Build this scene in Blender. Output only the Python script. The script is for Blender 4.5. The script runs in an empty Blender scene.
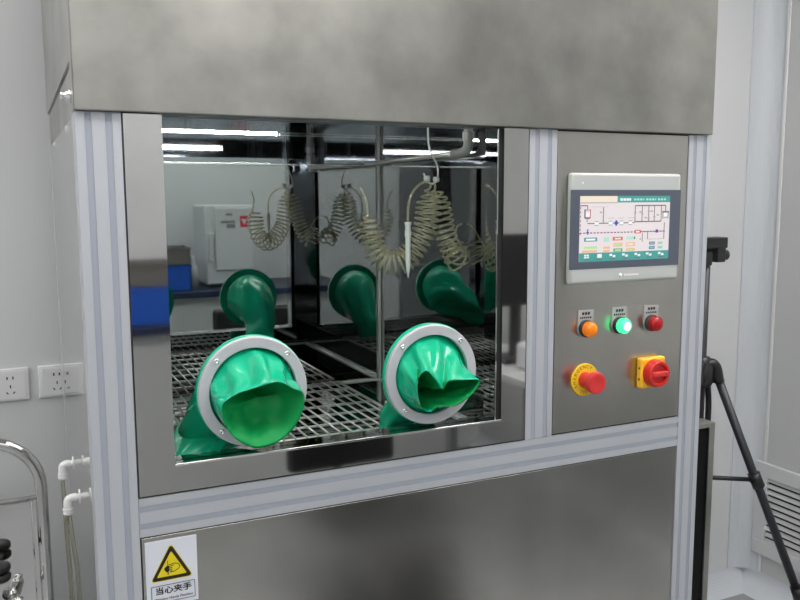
import bpy, bmesh, math, random
from mathutils import Vector, Matrix, noise
random.seed(7)
scn = bpy.context.scene
COL = scn.collection
PI = math.pi

# ------------------------------------------------------------------ camera, light, exposure
cd = bpy.data.cameras.new('camera'); cam = bpy.data.objects.new('camera', cd); COL.objects.link(cam)
cd.sensor_width = 36; cd.lens = 36 * 815.6 / 800; cd.clip_start = .02; cd.clip_end = 50
yaw, pitch, roll = math.radians(25.152), math.radians(7.154), math.radians(-.193)
fw = Vector((math.sin(yaw) * math.cos(pitch), math.cos(yaw) * math.cos(pitch), -math.sin(pitch)))
rt = Vector((math.cos(yaw), -math.sin(yaw), 0)); up = rt.cross(fw)
rr = rt * math.cos(roll) + up * math.sin(roll); uu = -rt * math.sin(roll) + up * math.cos(roll)
cam.matrix_world = Matrix((( rr.x, uu.x, -fw.x, -.082), (rr.y, uu.y, -fw.y, -1.219), (rr.z, uu.z, -fw.z, 1.51), (0, 0, 0, 1)))
scn.camera = cam
w = bpy.data.worlds.new('world'); scn.world = w; w.use_nodes = True
w.node_tree.nodes['Background'].inputs[0].default_value = (.8, .85, .9, 1)
w.node_tree.nodes['Background'].inputs[1].default_value = .15
scn.view_settings.view_transform = 'Standard'; scn.view_settings.look = 'None'
scn.view_settings.gamma = 1; scn.view_settings.use_curve_mapping = False
scn.view_settings.exposure = 0.2
LAMP = 6.2                      # strength of the ceiling panels

# ------------------------------------------------------------------ materials
def mat(name, col, rough=.5, metal=0, spec=.5, bump=None, stain=None, emit=None, coat=0, sss=0, streak=None, aniso=0):
    m = bpy.data.materials.new(name); m.use_nodes = True
    nt = m.node_tree; b = nt.nodes['Principled BSDF']
    b.inputs['Base Color'].default_value = (*col, 1); b.inputs['Roughness'].default_value = rough
    b.inputs['Metallic'].default_value = metal; b.inputs['Specular IOR Level'].default_value = spec
    b.inputs['Coat Weight'].default_value = coat
    if sss:
        b.inputs['Subsurface Weight'].default_value = sss; b.inputs['Subsurface Radius'].default_value = (.01, .02, .012)
        b.inputs['Subsurface Scale'].default_value = .3
    if emit:
        b.inputs['Emission Color'].default_value = (*emit[:3], 1); b.inputs['Emission Strength'].default_value = emit[3]
    tc = nt.nodes.new('ShaderNodeTexCoord')
    def nz(scale, detail=4, vec=None, stretch=None):
        n = nt.nodes.new('ShaderNodeTexNoise'); n.inputs['Scale'].default_value = scale; n.inputs['Detail'].default_value = detail
        src = tc.outputs['Object']
        if stretch:
            mp = nt.nodes.new('ShaderNodeMapping'); mp.inputs['Scale'].default_value = stretch
            nt.links.new(src, mp.inputs[0]); src = mp.outputs[0]
        nt.links.new(src, n.inputs['Vector']); return n
    if bump:
        n = nz(bump[0], 3, stretch=bump[2] if len(bump) > 2 else None); bp = nt.nodes.new('ShaderNodeBump')
        bp.inputs['Strength'].default_value = bump[1]; bp.inputs['Distance'].default_value = .01
        nt.links.new(n.outputs['Fac'], bp.inputs['Height']); nt.links.new(bp.outputs[0], b.inputs['Normal'])
    if stain:                       # (scale, darkest colour factor, brightest)
        n = nz(stain[0], 6, stretch=stain[3] if len(stain) > 3 else None)
        r = nt.nodes.new('ShaderNodeValToRGB')
        r.color_ramp.elements[0].position = .3; r.color_ramp.elements[1].position = .7
        r.color_ramp.elements[0].color = (*[c * stain[1] for c in col], 1); r.color_ramp.elements[1].color = (*[min(1, c * stain[2]) for c in col], 1)
        nt.links.new(n.outputs['Fac'], r.inputs[0]); nt.links.new(r.outputs[0], b.inputs['Base Color'])
    if streak:                      # brushed grain: roughness varies along stretched noise
        n = nz(streak[0], 2, stretch=streak[1]); mr = nt.nodes.new('ShaderNodeMapRange')
        mr.inputs['To Min'].default_value = rough * streak[2]; mr.inputs['To Max'].default_value = rough * streak[3]
        nt.links.new(n.outputs['Fac'], mr.inputs[0]); nt.links.new(mr.outputs[0], b.inputs['Roughness'])
    return m

def clear_mat(name, tint, gloss_rough=.02, f0=.06, edge=1.0):
    """thin clear sheet or tube: transparency plus a Fresnel reflection"""
    m = bpy.data.materials.new(name); m.use_nodes = True; nt = m.node_tree
    for n in list(nt.nodes): nt.nodes.remove(n)
    o = nt.nodes.new('ShaderNodeOutputMaterial'); t = nt.nodes.new('ShaderNodeBsdfTransparent'); g = nt.nodes.new('ShaderNodeBsdfGlossy')
    t.inputs[0].default_value = (*tint, 1); g.inputs[0].default_value = (1, 1, 1, 1); g.inputs['Roughness'].default_value = gloss_rough
    fr = nt.nodes.new('ShaderNodeLayerWeight'); fr.inputs[0].default_value = f0
    mx = nt.nodes.new('ShaderNodeMixShader')
    mu = nt.nodes.new('ShaderNodeMath'); mu.operation = 'MULTIPLY'; mu.inputs[1].default_value = edge
    nt.links.new(fr.outputs['Fresnel'], mu.inputs[0]); nt.links.new(mu.outputs[0], mx.inputs[0])
    nt.links.new(t.outputs[0], mx.inputs[1]); nt.links.new(g.outputs[0], mx.inputs[2]); nt.links.new(mx.outputs[0], o.inputs[0])
    return m

M = {}
M['wall'] = mat('wall_paint', (.66, .67, .68), .55)
M['wall_r'] = mat('wall_panel', (.57, .58, .58), .5)
M['cove'] = mat('cove_pvc', (.62, .65, .69), .4)
M['floor'] = mat('epoxy_floor', (.36, .37, .38), .25, stain=(2, .92, 1.05))
M['ceil'] = mat('ceiling_panel', (.7, .7, .7), .6)
M['alu'] = mat('anodised_aluminium', (.52, .545, .585), .42, .35)
M['slot'] = mat('slot_strip', (.36, .39, .46), .5, .2)
M['brushed'] = mat('brushed_steel', (.40, .395, .367), .30, 1, stain=(9, .74, 1.12), streak=(6, (40, 40, 2), .96, 1.05))
M['panel'] = mat('brushed_panel', (.50, .49, .455), .28, 1, stain=(6, .88, 1.05), streak=(6, (40, 40, 2), .96, 1.05))
M['lower'] = mat('brushed_lower_panel', (.60, .59, .555), .17, 1, stain=(7, .86, 1.05), streak=(6, (40, 40, 2), .96, 1.05))
M['mirror'] = mat('polished_steel', (.57, .57, .555), .04, 1, bump=(3, .015), stain=(9, .95, 1.03))
M['cham'] = mat('chamber_steel', (.50, .505, .51), .02, 1, bump=(4, .012))
M['chamtop'] = mat('chamber_brushed', (.38, .40, .44), .03, 1, bump=(30, .008, (6, 6, .3)))
M['side'] = mat('side_steel', (.62, .62, .61), .04, 1, stain=(4, .95, 1.03))
M['wire'] = mat('wire_steel', (.88, .87, .84), .28, .7)
M['chrome'] = mat('chrome', (.85, .85, .85), .1, 1)
M['ring'] = mat('ring_aluminium', (.56, .56, .60), .4, .25)
M['green'] = mat('green_rubber', (.007, .45, .25), .13, 0, .5, bump=(28, .10))
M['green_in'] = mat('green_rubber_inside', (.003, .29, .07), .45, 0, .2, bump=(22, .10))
M['black'] = mat('black_plastic', (.012, .012, .014), .4)
M['dgrey'] = mat('dark_grey_metal', (.035, .037, .043), .4, .3)
M['rubber'] = mat('seal_rubber', (.02, .02, .022), .6)
M['darkface'] = mat('black_face', (.004, .004, .0045), .5, spec=.15)
M['white'] = mat('white_plastic', (.80, .80, .80), .35)
M['socket'] = mat('socket_plastic', (.78, .78, .80), .3)
M['hmi'] = mat('hmi_case', (.47, .49, .48), .4)
M['bezel'] = mat('hmi_bezel', (.085, .10, .135), .35)
M['yellow'] = mat('yellow_plastic', (.85, .55, .02), .35)
M['yellow2'] = mat('yellow_switch', (.95, .50, .03), .3)
M['redp'] = mat('red_plastic', (.62, .035, .035), .35)
M['redk'] = mat('red_knob', (.60, .02, .015), .3)
M['orange'] = mat('orange_lens', (.85, .22, .01), .25, emit=(1, .25, .01, .12))
M['greenl'] = mat('green_lens', (.05, .7, .25), .25, emit=(.04, .9, .24, 1.5))
M['greenc'] = mat('green_lens_core', (.4, 1, .7), .25, emit=(.40, 1, .62, 1.9))
M['redl'] = mat('red_lens', (.42, .006, .012), .25)
M['plate'] = mat('label_plate', (.50, .50, .50), .4, .3)
M['ink'] = mat('ink', (.015, .015, .015), .6)
M['sign'] = mat('sign_white', (.66, .69, .76), .4)
M['signy'] = mat('sign_yellow', (.74, .60, .01), .4)
M['signink'] = mat('sign_ink', (.012, .010, .006), .5)
M['signblue'] = mat('sign_border', (.03, .04, .10), .5)
M['blue'] = mat('blue_bin', (.012, .10, .55), .4)
M['navy'] = mat('navy_worktop', (.012, .02, .055), .4)
M['bench'] = mat('bench_white', (.50, .51, .52), .5)
M['benchd'] = mat('bench_grey', (.20, .21, .22), .5)
M['appl'] = mat('oven_white', (.60, .61, .63), .4)
M['logo'] = mat('red_logo', (.6, .03, .05), .5)
M['tub'] = mat('grey_tub', (.16, .15, .14), .4)
M['tub2'] = mat('case_grey', (.075, .075, .078), .5)
M['wood'] = mat('orange_wood', (.45, .2, .08), .5)
M['tube'] = clear_mat('clear_hose', (.99, .975, .84), .03, .40, 1.0)
nt = M['tube'].node_tree; df = nt.nodes.new('ShaderNodeBsdfDiffuse'); df.inputs[0].default_value = (.95, .90, .66, 1)
mx2 = nt.nodes.new('ShaderNodeMixShader'); mx2.inputs[0].default_value = .18
o_ = next(n for n in nt.nodes if n.type == 'OUTPUT_MATERIAL'); src = o_.inputs[0].links[0].from_socket
nt.links.new(src, mx2.inputs[1]); nt.links.new(df.outputs[0], mx2.inputs[2]); nt.links.new(mx2.outputs[0], o_.inputs[0])
tr_ = next(n for n in nt.nodes if n.type == 'BSDF_TRANSPARENT'); gs = nt.nodes.new('ShaderNodeBsdfGlass'); gs.inputs['Color'].default_value = (1, .97, .84, 1); gs.inputs['Roughness'].default_value = .05; gs.inputs['IOR'].default_value = 1.40
mx3 = nt.nodes.new('ShaderNodeMixShader'); mx3.inputs[0].default_value = .6; mxx = tr_.outputs[0].links[0].to_socket
nt.links.new(tr_.outputs[0], mx3.inputs[1]); nt.links.new(gs.outputs[0], mx3.inputs[2]); nt.links.new(mx3.outputs[0], mxx)
M['htube'] = clear_mat('clear_drain_hose', (.90, .89, .82), .1, .3, .8)
M['glass'] = clear_mat('window_glass', (.93, .955, .945), .0, .08, .55)
M['light'] = mat('light_diffuser', (.9, .9, .9), .5, emit=(1, .98, .95, LAMP))
M['led'] = mat('led_strip', (.9, .9, .9), .5, emit=(1, .97, .9, 110))
def em(name, c, s=1.0): return mat(name, tuple(x * .2 for x in c), .35, emit=(*c, s * .80))
SCR = dict(bg=em('screen_white', (.92, .84, .85), .76), cream=em('screen_cream', (.92, .80, .66), .85), teal=em('screen_teal', (.07, .36, .34), .85),
           line=em('screen_line', (.22, .18, .22), .7), red=em('screen_red', (.72, .14, .14), .8), purple=em('screen_purple', (.25, .06, .26), .7), blue=em('screen_blue', (.06, .12, .55), .8),
           steel=em('screen_steel', (.10, .32, .42), .8), mint=em('screen_mint', (.45, .80, .68), .85), lime=em('screen_lime', (.48, .80, .36), .85), orange=em('screen_orange', (.90, .52, .30), .85),
           dgreen=em('screen_green', (.10, .36, .20), .8), white=em('screen_icon', (.9, .95, .95), .85), grey=em('screen_grey', (.5, .46, .50), .8))

# ------------------------------------------------------------------ builders
OFF = {}
class MB:
    def __init__(s): s.bm = bmesh.new(); s.mats = []
    def mi(s, m):
        if m is None: return 0
        if m not in s.mats: s.mats.append(m)
        return s.mats.index(m)
    def _tag(s, faces, m, smooth=False):
        i = s.mi(m)
        for f in faces: f.material_index = i; f.smooth = smooth
    def box(s, x0, x1, y0, y1, z0, z1, m=None, bev=0, seg=2):
        r = bmesh.ops.create_cube(s.bm, size=1)
        vs = r['verts']
        for v in vs: v.co = Vector(((x0 + x1) / 2 + v.co.x * (x1 - x0), (y0 + y1) / 2 + v.co.y * (y1 - y0), (z0 + z1) / 2 + v.co.z * (z1 - z0)))
        fs = list({f for v in vs for f in v.link_faces}); s._tag(fs, m)
        if bev:
            es = list({e for v in vs for e in v.link_edges})
            g = bmesh.ops.bevel(s.bm, geom=es, offset=bev, segments=seg, affect='EDGES', profile=.5)
            s._tag(g['faces'], m, True)
        return s
    def quad(s, pts, m=None):
        f = s.bm.faces.new([s.bm.verts.new(Vector(p)) for p in pts]); s._tag([f], m); return s
    def prism(s, pts, d, m=None, bev=0):
        """extrude an outline (world points) by vector d"""
        vs = [s.bm.verts.new(Vector(p)) for p in pts]; f = s.bm.faces.new(vs)
        g = bmesh.ops.extrude_face_region(s.bm, geom=[f]); nv = [e for e in g['geom'] if isinstance(e, bmesh.types.BMVert)]
        for v in nv: v.co += Vector(d)
        fs = list({ff for v in vs + nv for ff in v.link_faces}); s._tag(fs, m)
        bmesh.ops.recalc_face_normals(s.bm, faces=fs)
        return s
    def tube(s, path, r, m=None, n=10, caps=True, closed=False):
        P = [Vector(p) for p in path]; N = len(P)
        rad = r if hasattr(r, '__len__') else [r] * N
        rings = []; prev = None
        for i in range(N):
            if closed: t = P[(i + 1) % N] - P[i - 1]
            else: t = P[min(i + 1, N - 1)] - P[max(i - 1, 0)]
            t.normalize()
            if prev is None:
                a = Vector((0, 0, 1)) if abs(t.z) < .9 else Vector((1, 0, 0)); u = t.cross(a).normalized()
            else:
                u = prev - t * prev.dot(t)
                u = u.normalized() if u.length > 1e-6 else t.orthogonal().normalized()
            prev = u; v = t.cross(u)
            rings.append([s.bm.verts.new(P[i] + (u * math.cos(2 * PI * k / n) + v * math.sin(2 * PI * k / n)) * rad[i]) for k in range(n)])
        fs = []
        for i in range(N if closed else N - 1):
            A, B = rings[i], rings[(i + 1) % N]
            for k in range(n): fs.append(s.bm.faces.new((A[k], A[(k + 1) % n], B[(k + 1) % n], B[k])))
        s._tag(fs, m, True)
        if caps and not closed:
            s._tag([s.bm.faces.new(rings[0][::-1]), s.bm.faces.new(rings[-1])], m)
        return s
    def lathe(s, c, axis, prof, m=None, n=40, ang=2 * PI):
        """prof: list of (distance along axis, radius)"""
        c = Vector(c); a = Vector(axis).normalized(); u = a.orthogonal().normalized(); v = a.cross(u)
        rings = []
        for d, r in prof:
            if r < 1e-6: rings.append([s.bm.verts.new(c + a * d)])
            else: rings.append([s.bm.verts.new(c + a * d + (u * math.cos(2 * PI * k / n) + v * math.sin(2 * PI * k / n)) * r) for k in range(n)])
        fs = []
        for A, B in zip(rings, rings[1:]):
            for k in range(n):
                k2 = (k + 1) % n
                if len(A) == 1 and len(B) == 1: continue
                if len(A) == 1: fs.append(s.bm.faces.new((A[0], B[k2], B[k])))
                elif len(B) == 1: fs.append(s.bm.faces.new((A[k], A[k2], B[0])))
                else: fs.append(s.bm.faces.new((A[k], A[k2], B[k2], B[k])))
        s._tag(fs, m, True); return s
    def text(s, body, size, x, z, y, m=None, align='CENTER', rot=0, sx=1.0, bold=0):
        """lettering that faces the viewer side (-y)"""
        cu = bpy.data.curves.new('lettering', 'FONT'); cu.body = body; cu.size = size; cu.align_x = align; cu.align_y = 'CENTER'; cu.offset = bold
        cu.resolution_u = 3
        o = bpy.data.objects.new('lettering', cu); COL.objects.link(o)
        bpy.context.view_layer.update()
        me = bpy.data.meshes.new_from_object(o.evaluated_get(bpy.context.evaluated_depsgraph_get()))
        bpy.data.objects.remove(o); bpy.data.curves.remove(cu)
        T = Matrix.Translation((x, y, z)) @ Matrix.Rotation(-rot, 4, 'Y') @ Matrix.Rotation(PI / 2, 4, 'X') @ Matrix.Scale(sx, 4, (1, 0, 0))
        me.transform(T); b2 = set(s.bm.faces); me.materials.clear(); s.bm.from_mesh(me)
        s._tag([f for f in s.bm.faces if f not in b2], m); bpy.data.meshes.remove(me); return s
    def build(s, name, m=None, parent=None, smooth_angle=None):
        me = bpy.data.meshes.new(name)
        bmesh.ops.recalc_face_normals(s.bm, faces=s.bm.faces[:])
        off = OFF.get(parent, Vector()) if parent else Vector()
        if off.length: bmesh.ops.translate(s.bm, verts=s.bm.verts[:], vec=-off)
        s.bm.to_mesh(me); s.bm.free()
        mats = s.mats if s.mats else [m]
        for k in mats: me.materials.append(k)
        o = bpy.data.objects.new(name, me); COL.objects.link(o)
        if parent: o.parent = parent
        OFF[o] = off
        if smooth_angle: me.set_sharp_from_angle(angle=smooth_angle)
        return o
def tag(o, label=None, cat=None, group=None, kind=None):
    for k, v in (('label', label), ('category', cat), ('group', group), ('kind', kind)):
        if v: o[k] = v
    return o
def thing(name, label, cat, loc, group=None):
    o = bpy.data.objects.new(name, None); COL.objects.link(o); o.location = loc; o.empty_display_size = .05
    OFF[o] = Vector(loc); return tag(o, label, cat, group)
def struct(name, mb, m): return tag(mb.build(name, m), kind='structure')
def copy_tree(o, delta, label=None):
    c = o.copy(); COL.objects.link(c); c.location = o.location + Vector(delta)
    if label: c['label'] = label
    for ch in list(o.children):
        d = ch.copy(); COL.objects.link(d); d.parent = c
        for g in list(ch.children):
            e = g.copy(); COL.objects.link(e); e.parent = d
    return c
def spline(pts, n=12, closed=False):
    P = [Vector(p) for p in pts]; out = []
    N = len(P)
    for i in range(N - 1):
        p0, p1, p2, p3 = P[max(i - 1, 0)], P[i], P[i + 1], P[min(i + 2, N - 1)]
        for k in range(n):
            t = k / n
            out.append(.5 * ((2 * p1) + (-p0 + p2) * t + (2 * p0 - 5 * p1 + 4 * p2 - p3) * t * t + (-p0 + 3 * p1 - 3 * p2 + p3) * t ** 3))
    out.append(P[-1]); return out
def resample(pts, step):
    out = [pts[0].copy()]; acc = 0
    for a, b in zip(pts, pts[1:]):
        L = (b - a).length; d = step - acc
        while d <= L and L > 0:
            out.append(a.lerp(b, d / L)); d += step
        acc = L - (d - step)
    return out

# ------------------------------------------------------------------ the room
XL, XR, YF, YB, ZC = -2.6, 2.44, -3.0, .98, 2.75
struct('floor', MB().box(XL, XR, YF, YB, -.08, 0), M['floor'])
struct('ceiling', MB().box(XL, XR, YF, YB, ZC, ZC + .08), M['ceil'])
struct('wall_back', MB().box(XL - .08, XR + .08, YB, YB + .08, -.08, ZC + .08), M['wall'])
struct('wall_right', MB().box(XR, XR + .08, YF, YB, -.08, ZC + .08), M['wall_r'])
struct('wall_left', MB().box(XL - .08, XL, YF, YB, -.08, ZC + .08), M['wall'])
struct('wall_front', MB().box(XL - .08, XR + .08, YF - .08, YF, -.08, ZC + .08), M['wall'])
R = .075
def cove_pts(n=10): return [(math.cos(a), math.sin(a)) for a in [PI / 2 * k / n for k in range(n + 1)]]
# vertical cove in the back right corner: concave quarter round
p = [(XR - R + R * c, YB - R + R * s_, .07) for c, s_ in cove_pts()]
struct('trim_1', MB().prism([(XR, YB, .07)] + p, (0, 0, ZC - .07)), M['cove'])
b = MB().box(XR - .006, XR - .0005, YB - R - .014, YB - R - .002, .075, ZC, bev=.002)
struct('trim_2', b, M['white'])
b = MB().box(XR - R - .012, XR - R, YB - .004, YB - .0005, .075, ZC, bev=.0015)
struct('trim_3', b, M['cove'])
p = [(XL, YB - R + R * c, R - R * s_) for c, s_ in cove_pts()]
struct('baseboard_back', MB().prism([(XL, YB, 0)] + p, (XR - XL, 0, 0)), M['cove'])
p = [(XR - R + R * c, YF, R - R * s_) for c, s_ in cove_pts()]
struct('baseboard_right', MB().prism([(XR, YF, 0)] + p, (0, YB - YF, 0)), M['cove'])

lamp = thing('ceiling_light', 'white framed ceiling light panel above the steel glovebox cabinet', 'ceiling light', (-1.4, -.75, ZC), 'ceiling light panels')
b = MB()
for a in (((-2.0, -.8, -.84, -.825)), (-2.0, -.8, -.24 - .435, -.66)): pass
MB_ = MB(); x0, x1, y0, y1 = -2.0, -.8, -1.05, -.45
MB_.box(x0 - .03, x1 + .03, y0 - .03, y0, ZC - .02, ZC - .001).box(x0 - .03, x1 + .03, y1, y1 + .03, ZC - .02, ZC - .001)
MB_.box(x0 - .03, x0, y0, y1, ZC - .02, ZC - .001).box(x1, x1 + .03, y0, y1, ZC - .02, ZC - .001)
MB_.build('frame', M['white'], lamp)
MB().box(x0, x1, y0, y1, ZC - .014, ZC - .002).build('diffuser', M['light'], lamp)
for dx, dy in ((1.6, 0), (3.2, 0), (.8, -1.55), (2.4, -1.55), (0, 1.3), (3.1, .35)):  # last panel is an added fill to lighten the walls at right
    copy_tree(lamp, (dx, dy, 0))

# ------------------------------------------------------------------ the cabinet
W, D, H = 1.17, .86, 2.06
FT = 1.63                                     # top of the front frame
cab = thing('glovebox_cabinet', 'large stainless steel glovebox cabinet with aluminium profile frame, window and control panel', 'glovebox', (W / 2, D / 2, 0))
def profile_x(x0, x1, z0, z1, name, depth=.06):
    """vertical extrusion with two slots in its front face"""
    wd = x1 - x0; s = [0, .012, .021, .039, .048, wd]
    s = [v * wd / .06 if v != wd else v for v in s]
    pts = [(x0, 0), (x0 + s[1], 0), (x0 + s[1], .0015), (x0 + s[2], .0015), (x0 + s[2], 0), (x0 + s[3], 0), (x0 + s[3], .0015), (x0 + s[4], .0015), (x0 + s[4], 0), (x1, 0), (x1, depth), (x0, depth)]
    o = MB().prism([(a, y, z0) for a, y in pts], (0, 0, z1 - z0)).build(name, M['alu'], cab)
    g = MB()
    for a, c in ((1, 2), (3, 4)): g.box(x0 + s[a] + .0003, x0 + s[c] - .0003, .0006, .0014, z0 + .001, z1 - .001)
    g.build('slot_strip', M['slot'], o); return o
def profile_z(x0, x1, z0, z1, name, depth=.036):
    pts = [(z0, 0), (z0 + .012, 0), (z0 + .012, .0015), (z0 + .021, .0015), (z0 + .021, 0), (z0 + .039, 0), (z0 + .039, .0015), (z0 + .048, .0015), (z0 + .048, 0), (z1, 0), (z1, depth), (z0, depth)]
    o = MB().prism([(x0, y, z) for z, y in pts], (x1 - x0, 0, 0)).build(name, M['alu'], cab)
    g = MB()
    for a, c in ((.012, .021), (.039, .048)): g.box(x0 + .001, x1 - .001, .0006, .0014, z0 + a + .0003, z0 + c - .0003)
    g.build('slot_strip', M['slot'], o); return o
profile_x(0, .06, .05, FT - .0008, 'frame_post')
profile_x(W - .057, W, .05, FT - .0008, 'frame_post')
profile_x(.743, .802, 1.0675, FT - .0008, 'frame_post')
profile_z(.0605, W - .0575, 1.007, 1.067, 'frame_rail')
profile_z(.0605, W - .0575, .05, .11, 'frame_rail')
# rear posts, sides, back
for x in (0, W - .06): MB().box(x, x + .06, D - .06, D, .05, FT).build('rear_post', M['alu'], cab)
sp = MB().box(.0005, .004, .0615, D, .10, FT - .002, bev=.0008).build('side_panel', M['side'], cab)
tag(sp, 'polished steel left side panel')
MB().box(W - .004, W - .0005, .0615, D, .10, FT - .002).build('side_panel', M['side'], cab)
MB().box(.06, W - .06, D - .006, D - .001, .10, FT).build('back_panel', M['side'], cab)
for x in (.06, W - .06):
    for y in (.06, D - .06): MB().lathe((x, y, 0), (0, 0, 1), [(0, 0), (0, .03), (.012, .03), (.018, .012), (.06, .012), (.06, 0)], n=20).build('foot', M['dgrey'], cab)
# hood
hood = MB()
hood.box(-.002, W - .006, -.010, .035, FT, H, bev=.002)
hood.box(-.001, W - .007, .035, D, 1.703, H)
hood.box(.003, W - .009, .035, D, 1.664, 1.701); hood.box(.003, .010, .035, D, FT, 1.665); hood.box(W - .016, W - .009, .035, D, FT, 1.665); hood.box(.010, W - .016, D - .01, D, FT, 1.665)
hood = hood.build('hood', M['brushed'], cab)
tag(hood, 'brushed steel top hood with faint smudges')
b = MB().lathe((-.0015, .028, 1.652), (-1, 0, 0), [(0, 0), (0, .010), (.003, .010), (.003, .0065), (.012, .0065), (.014, .005), (.014, 0)], n=18)
tag(b.build('bolt', M['chrome'], cab), 'chrome bolt on the hood edge')
for y in (.197, .626):
    MB().lathe((.0, y, 1.62), (-1, 0, 0), [(0, .0055), (.0012, .0055), (.0022, .003), (.0025, 0)], M['white'], n=14).build('rivet', M['white'], cab)
# window door: polished frame with an opening
def framed(mb, x0, x1, z0, z1, a0, a1, c0, c1, y0, y1):
    if z1 > c1: mb.box(x0, x1, y0, y1, c1, z1)
    mb.box(x0, x1, y0, y1, z0, c0); mb.box(x0, a0, y0, y1, c0, c1); mb.box(a1, x1, y0, y1, c0, c1); return mb
WX0, WX1, WZ0, WZ1 = .1155, .690, 1.113, 1.628
dx0, dx1, dz0, dz1 = .0625, .7405, 1.0700, 1.6285
door = MB()
door.box(dx0, WX0, -.001, .0, dz0, dz1); door.box(WX1, dx1, -.001, .0, dz0, dz1); door.box(WX0, WX1, -.001, 0, dz0, WZ0)
# jambs running back to the chamber
door.box(WX0 - .002, WX0, 0, .040, WZ0, WZ1); door.box(WX1, WX1 + .002, 0, .040, WZ0, WZ1); door.box(WX0, WX1, 0, .040, WZ0 - .002, WZ0)
door = door.build('window_frame', M['mirror'], cab)
tag(door, 'mirror polished steel window surround')
b = MB(); b.box(dx0 - .0018, dx0, -.0005, .05, dz0, dz1).box(dx1, dx1 + .0018, -.0005, .05, dz0, dz1).box(dx0 - .0018, dx1 + .0018, -.0005, .05, dz0 - .0025, dz0)
b.build('seal', M['rubber'], cab)
b = MB(); b.box(WX0, WX1, -.003, .0005, WZ0 - .003, WZ0 + .001, bev=.0008)
b.build('edge_trim', M['chrome'], cab)
tag(MB().box(.6775, .6805, .0005, .040, WZ0, WZ1, bev=.0006).build('inner_jamb', M['cham'], cab), 'mirror polished inner jamb of the window')
MB().box(.6806, .6898, .006, .0140, WZ0, WZ1).build('channel_seal', M['rubber'], cab)
# the hollow chamber
CX0, CX1, CY0, CY1, CZ0, CZ1 = .105, .725, .040, .615, 1.005, 1.655
ch = MB(); t = .003
ch.box(CX0 - t, CX0, CY0, CY1, CZ0, CZ1).box(CX1, CX1 + t, CY0, CY1, CZ0, CZ1)
ch.box(CX0, CX1, CY1, CY1 + t, CZ0, 1.587)
ch.box(CX0 - t, CX1 + t, CY0, CY1 + t, CZ0 - t, CZ0)
ch = ch.build('chamber_liner', M['cham'], cab); tag(ch, 'mirror polished steel chamber walls and floor')
c2 = MB().box(CX0 - t, CX1 + t, CY0, CY1 + t, CZ1, CZ1 + t).box(CX0, CX1, CY1, CY1 + t, 1.587, CZ1)
c2.box(CX0, CX1, CY0 - t, CY0, WZ1, CZ1); c2.box(CX0, CX1, CY0 - t, CY0, CZ0, WZ0 - .002)
c2.box(CX0, WX0 - .002, CY0 - t, CY0, CZ0, CZ1).box(WX1 + .002, CX1, CY0 - t, CY0, CZ0, CZ1)
c2.build('chamber_top', M['chamtop'], cab)
b = MB().box(CX0, CX1, CY1 - .005, CY1, 1.584, 1.589, bev=.001).box(.475, CX1, CY1 - .004, CY1, CZ1 - .004, CZ1, bev=.001)
b.box(CX1 - .005, CX1, CY0, CY1, 1.584, 1.589, bev=.001)
b.build('chamber_trim', M['chrome'], cab)
tag(MB().box(CX1 - .008, CX1 - .0005, CY1 - .008, CY1 - .0005, CZ0, CZ1, bev=.002).build('corner_strip', M['wall_r'], cab), 'grey vertical strip in the chamber corner')
for xa, xb, y_l, r_l in ((.118, .47, .046, .0022), (.118, .47, .6132, .0014)): tag(MB().tube([(xa, y_l, 1.6547 - r_l), (xb, y_l, 1.6547 - r_l)], r_l, n=12).build('strip_lamp', M['led'], cab), 'thin lit lamp tube under the chamber ceiling')
# shelf rails
b = MB().box(CX0, CX1, CY1 - .010, CY1 - .002, 1.0575, 1.0630, bev=.001).box(CX1 - .012, CX1, CY0, CY1, 1.0575, 1.0630, bev=.001).box(CX0, CX0 + .012, CY0, CY1, 1.0575, 1.0630, bev=.001)
b.box(CX0, CX1, CY0 + .001, CY0 + .009, 1.0575, 1.0630, bev=.001)
b.build('shelf_rail', M['wire'], cab)
# window glass
GY = .0150; GX1 = .6774
gl = MB().box(WX0 + .0002, GX1, GY, GY + .006, WZ0, WZ1)
gl = tag(gl.build('window_glass', M['glass'], cab), 'clear glass pane of the chamber window')
for cx, cz in ((.2392, 1.2117), (.5514, 1.2086)):
    cut = MB().lathe((cx, 0, cz), (0, 1, 0), [(0, 0), (0, .0695), (.05, .0695), (.05, 0)], n=64).build('cutter', M['glass'])
    md = gl.modifiers.new('hole', 'BOOLEAN'); md.object = cut; md.operation = 'DIFFERENCE'; md.solver = 'EXACT'
    bpy.context.view_layer.update()
    me = bpy.data.meshes.new_from_object(gl.evaluated_get(bpy.context.evaluated_depsgraph_get()))
    gl.modifiers.clear(); gl.data = me; bpy.data.objects.remove(cut)
gl.data.materials.clear(); gl.data.materials.append(M['glass'])
# lower panel, control panel
lp = MB().box(.0625, W - .0595, .0008, .004, .112, 1.0045, bev=.0006).build('lower_panel', M['lower'], cab)
tag(lp, 'brushed steel lower front panel')
MB().box(.060, W - .057, .004, .006, .11, 1.007).build('panel_gasket', M['rubber'], cab)
cp = MB().box(.8045, W - .0592, .0008, .004, 1.0705, FT - .003, bev=.0006).build('control_panel', M['panel'], cab)
tag(cp, 'brushed steel control panel plate')
MB().box(.802, W - .057, .004, .006, 1.067, FT).build('panel_gasket', M['rubber'], cab)

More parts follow.
